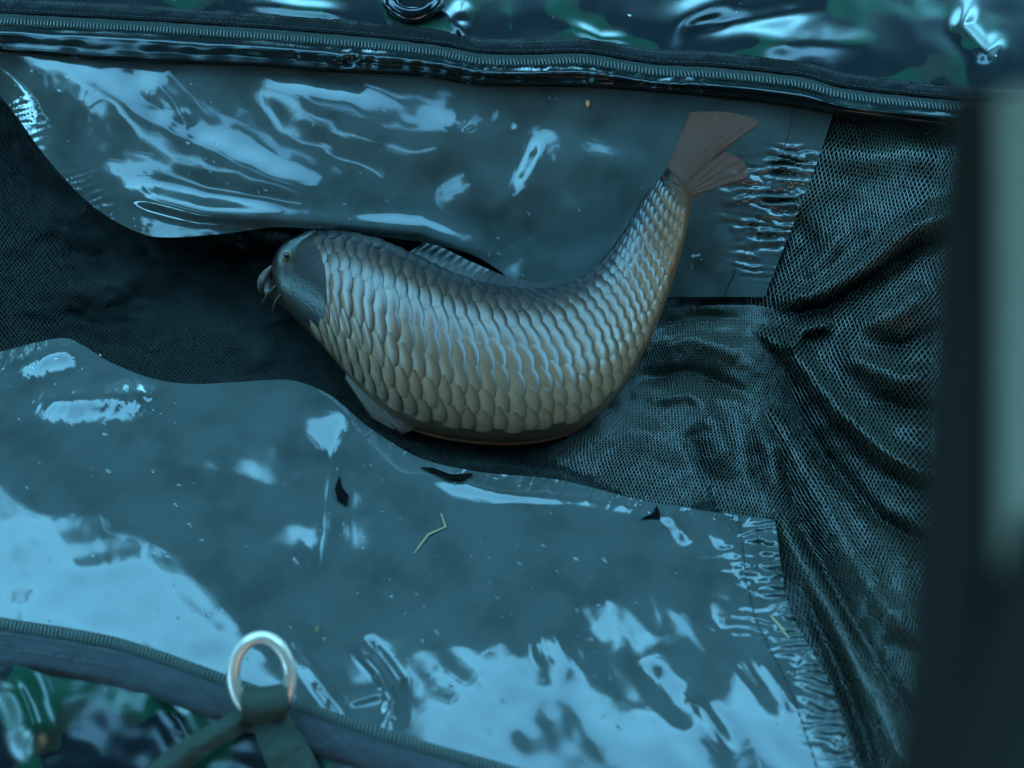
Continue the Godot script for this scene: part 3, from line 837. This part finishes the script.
	var lipmat := mat(lin(0.075, 0.034, 0.018), 0.45)
	part("lip", tube(lips, lr, 8), lipmat, T)
	for s in [[276, 286, 262, 304], [283, 292, 272, 312]]:
		part("barbel", tube([at(s[0], s[1], 54), at((s[0] + s[2]) * 0.5 - 2, (s[1] + s[3]) * 0.5, 52), at(s[2], s[3], 40)], [0.0010, 0.0011, 0.0004], 6), lipmat, T)
	# fins
	var finmat := mat(lin(0.14, 0.045, 0.025), 0.35); finmat.backlight_enabled = true; finmat.backlight = Color(0.4, 0.2, 0.12)
	var tailmat := mat(lin(0.17, 0.048, 0.024), 0.6, 0.25); tailmat.transparency = BaseMaterial3D.TRANSPARENCY_ALPHA; tailmat.albedo_color.a = 0.62; tailmat.backlight_enabled = true; tailmat.backlight = Color(0.3, 0.12, 0.08)
	var palefin := mat(lin(0.15, 0.08, 0.05), 0.35)
	part("pectoral_fin", fin_mesh(v3([350, 366, 44, 345, 378, 41]), v3([404, 412, 46, 398, 430, 42, 372, 418, 40]), 9, 0.5), palefin, T)
	part("pelvic_fin", fin_mesh(v3([372, 398, 42, 380, 412, 40]), v3([410, 420, 46, 416, 428, 44, 402, 434, 42]), 8, 0.4), finmat, T)
	part("tail_fin", fin_mesh(v3([662, 178, 120, 679, 186, 124, 694, 198, 122]), v3([690, 112, 128, 726, 112, 132, 760, 122, 132, 735, 140, 132, 720, 148, 131, 742, 160, 130, 748, 178, 127, 722, 186, 124]), 19, 0.6), tailmat, T)
	part("dorsal_fin", fin_mesh(v3([400, 258, 62, 450, 282, 62, 500, 298, 62, 550, 298, 66]), v3([428, 240, 58, 472, 262, 56, 512, 278, 56, 556, 284, 61]), 18, 0.5), mat(lin(0.022, 0.017, 0.014), 0.4), T)

func fin_mesh(root: Array, tip: Array, rays: int, ripple: float) -> ArrayMesh:
	var s := loft([root, tip], rays * 4, 10)
	for v in s.nv + 1:
		for u in s.nu + 1:
			s.p[s.i(u, v)].z += ripple * cos(TAU * u / 4.0) * (0.4 + v / 10.0) + 2.0 * sin(PI * v / 10.0)
	return sheet_mesh(s, 0.0008)

func scale_mesh(v: int, top: Color, low: Color) -> ArrayMesh:
	var r := RandomNumberGenerator.new(); r.seed = 100 + v
	var pos := PackedVector3Array(); var nor := PackedVector3Array(); var col := PackedColorArray(); var idx := PackedInt32Array()
	var nx := 4; var nz := 6
	for z in nz + 1:
		for x in nx + 1:
			var a := x / float(nx); var b := z / float(nz) * 2.0 - 1.0
			var wide := 1.0 - 0.18 * pow(absf(b), 3.0)
			var px := lerpf(-0.5 * wide, 0.58 - 0.23 * b * b, a)
			var lift_ := (0.012 + 0.12 * a) * (1.0 - 0.48 * b * b) + r.randf_range(-0.004, 0.004)
			if x == nx: lift_ -= 0.03
			pos.append(Vector3(px, lift_, b * 0.5))
			nor.append(Vector3(-0.20 + 0.62 * a * a, 1.0, 0.24 * b))
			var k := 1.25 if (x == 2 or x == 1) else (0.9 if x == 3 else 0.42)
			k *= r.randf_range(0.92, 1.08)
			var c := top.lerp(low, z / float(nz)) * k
			col.append(Color(c.r, c.g, c.b))
	for z in nz:
		for x in nx:
			var a := z * (nx + 1) + x
			idx.append_array([a, a + 1, a + nx + 1, a + 1, a + nx + 2, a + nx + 1])
	return mesh_of(pos, nor, null, idx, col)

# =====================================================================  bits lying on the sheets
func spot_on(s: Patch, px: float, py: float) -> Array:    # the nearest point of a sheet to that place, and its normal
	var best := 1e9; var k := 0
	for n in s.p.size():
		var d := Vector2(s.p[n].x - px, s.p[n].y - py).length_squared()
		if d < best: best = d; k = n
	var u := float(k % (s.nu + 1)) / s.nu; var v := float(k / (s.nu + 1)) / s.nv
	return [s.w[k], normal_on(s, u, v)]

func stalk(s: Patch, pts: Array, r: float) -> ArrayMesh:
	var path := []; var rad := []
	for p in pts:
		var q := spot_on(s, p.x, p.y)
		path.append(q[0] + q[1] * (r + 0.0008)); rad.append(r)
	rad[0] = r * 0.5; rad[-1] = r * 0.4
	return tube(path, rad, 6)

func flake(s: Patch, outline: Array, curl: float) -> ArrayMesh:
	var c := Vector2.ZERO
	for p in outline: c += p / outline.size()
	var pos := PackedVector3Array(); var nor := PackedVector3Array(); var idx := PackedInt32Array()
	for layer in 2:
		var b := pos.size()
		var q := spot_on(s, c.x, c.y)
		pos.append(q[0] + q[1] * (0.0012 if layer == 0 else 0.0004)); nor.append(q[1] * (1 if layer == 0 else -1))
		for p in outline:
			q = spot_on(s, p.x, p.y)
			pos.append(q[0] + q[1] * ((0.0012 if layer == 0 else 0.0006) + curl * rng.randf())); nor.append(q[1] * (1 if layer == 0 else -1))
		for k in outline.size(): idx.append_array([b, b + 1 + k, b + 1 + (k + 1) % outline.size()])
	return mesh_of(pos, nor, null, idx)

func build_litter():
	lone("straw", stalk(lower, v2([442, 515, 445, 529, 434, 533, 428, 536, 421, 546, 415, 555]), 0.00055), M.straw, "thin tan straw bent into a hook in the middle of the lower panel", "straw")
	lone("straw", stalk(lower, v2([770, 617, 778, 627, 788, 641]), 0.00075), M.straw, "short straight pale straw lying across the puckered right seam of the lower panel", "straw")
	lone("straw", stalk(lower, v2([106, 344, 105, 352, 100, 358]), 0.0007), M.straw, "tiny pale straw at the left tip of the lower panel edge", "straw")
	lone("leaf_scrap", flake(lower, v2([340, 476, 343, 488, 350, 498, 347, 507, 338, 503, 336, 490]), 0.0015), M.leaf, "black upright leaf scrap left of the bent straw", "leaf scrap")
	lone("leaf_scrap", flake(lower, v2([640, 520, 652, 515, 656, 507, 660, 514, 661, 519, 650, 519]), 0.0015), M.leaf, "black pointed leaf scrap near the net edge on the right half of the lower panel", "leaf scrap")
	lone("leaf_scrap", flake(lower, v2([420, 468, 432, 470, 446, 476, 462, 480, 474, 476, 463, 483, 448, 481, 434, 475]), 0.002), M.leaf, "long thin black leaf sliver under the belly of the fish", "leaf scrap")
	for d in [[upper, 587, 104, M.seed, "orange seed on the upper panel just below the zip", 0.0024], [lower, 317, 631, M.husk, "small brown seed husk near the lower zip right of the metal ring", 0.0018]]:
		var q := spot_on(d[0], d[1], d[2])
		var sp := SphereMesh.new(); sp.radius = d[5]; sp.height = d[5] * 1.6; sp.radial_segments = 10; sp.rings = 6
		var o := lone("seed", sp, d[3], d[4], "seed")
		o.position = q[0] + q[1] * d[5] * 0.6; o.scale = Vector3(0.75, 0.8, 1.5)
	# beads of water
	var dome := SphereMesh.new(); dome.radius = 1.0; dome.height = 1.0; dome.is_hemisphere = true; dome.radial_segments = 10; dome.rings = 5
	var r := RandomNumberGenerator.new(); r.seed = 77
	var tr := []
	for set_ in [[lower, 260], [upper, 150], [camo_top, 40], [camo_low, 60]]:
		var s: Patch = set_[0]
		var cl := []
		for k in 30: cl.append(Vector2(r.randf(), r.randf()))
		for k in set_[1]:
			var uv: Vector2 = Vector2(r.randf(), r.randf()) if k % 3 else cl[r.randi() % 30] + Vector2(r.randfn(), r.randfn()) * 0.02
			if uv.x < 0.01 or uv.y < 0.02 or uv.x > 0.99 or uv.y > 0.98: continue
			var n := normal_on(s, uv.x, uv.y)
			var size := 0.0004 + 0.0011 * pow(r.randf(), 3.0)
			var x := n.cross(Vector3(cos(0.6 + r.randfn() * 0.5), 0, sin(0.6))).normalized()
			var bs := Basis(x * size * r.randf_range(0.8, 1.0), n * size * 0.7, x.cross(n) * size * r.randf_range(1.0, 2.0))
			tr.append(Transform3D(bs, on(s, uv.x, uv.y)))
	var mm := MultiMesh.new(); mm.transform_format = MultiMesh.TRANSFORM_3D; mm.mesh = dome; mm.instance_count = tr.size()
	for k in tr.size(): mm.set_instance_transform(k, tr[k])
	var o := MultiMeshInstance3D.new(); o.name = "water_droplets"; o.multimesh = mm; o.material_override = M.drop
	tag(o, "clear beads of water scattered over the glossy sheets", "water droplets"); o.set_meta("kind", "stuff")
	add_child(o)

# =====================================================================  the out-of-focus pole by the lens
func build_pole():
	var q := func(px, py, d): return eye + ray(px, py).normalized() * d
	var base: Vector3 = q.call(1010, 900, 0.13)
	var T := thing("pole", "blurred dark pole with grey green front upright at the right edge", "pole", base)
	var shaft_path := []; var rad := []
	for k in 9:
		var s := k / 8.0
		shaft_path.append(q.call(lerpf(1040, 1062, s), lerpf(96, 940, s), lerpf(0.135, 0.12, s))); rad.append(lerpf(0.0066, 0.0070, s))
	part("shaft", tube(shaft_path, rad, 20, 1.0, Vector3(0, 0, 1)), mat(lin(0.25, 0.19, 0.13), 0.7, 0.2), T)
	var side_path := []; rad = []
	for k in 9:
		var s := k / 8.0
		side_path.append(q.call(lerpf(972, 938, s), lerpf(92, 940, s), lerpf(0.132, 0.117, s))); rad.append(lerpf(0.0028, 0.0062, s))
	part("dark_side_tube", tube(side_path, rad, 14, 1.0, Vector3(0, 0, 1)), mat(lin(0.022, 0.016, 0.012), 0.9, 0.0), T)  # near-black tube along the left of the shaft
	var end_path := []; rad = []
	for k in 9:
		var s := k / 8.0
		end_path.append(q.call(lerpf(1050, 1000, s), lerpf(520, 940, s), lerpf(0.121, 0.112, s))); rad.append(lerpf(0.0030, 0.012, s))
	part("dark_end_tube", tube(end_path, rad, 18, 1.0, Vector3(0, 0, 1)), mat(lin(0.022, 0.016, 0.012), 0.9, 0.0), T)  # near-black tube widening over the lower end of the shaft
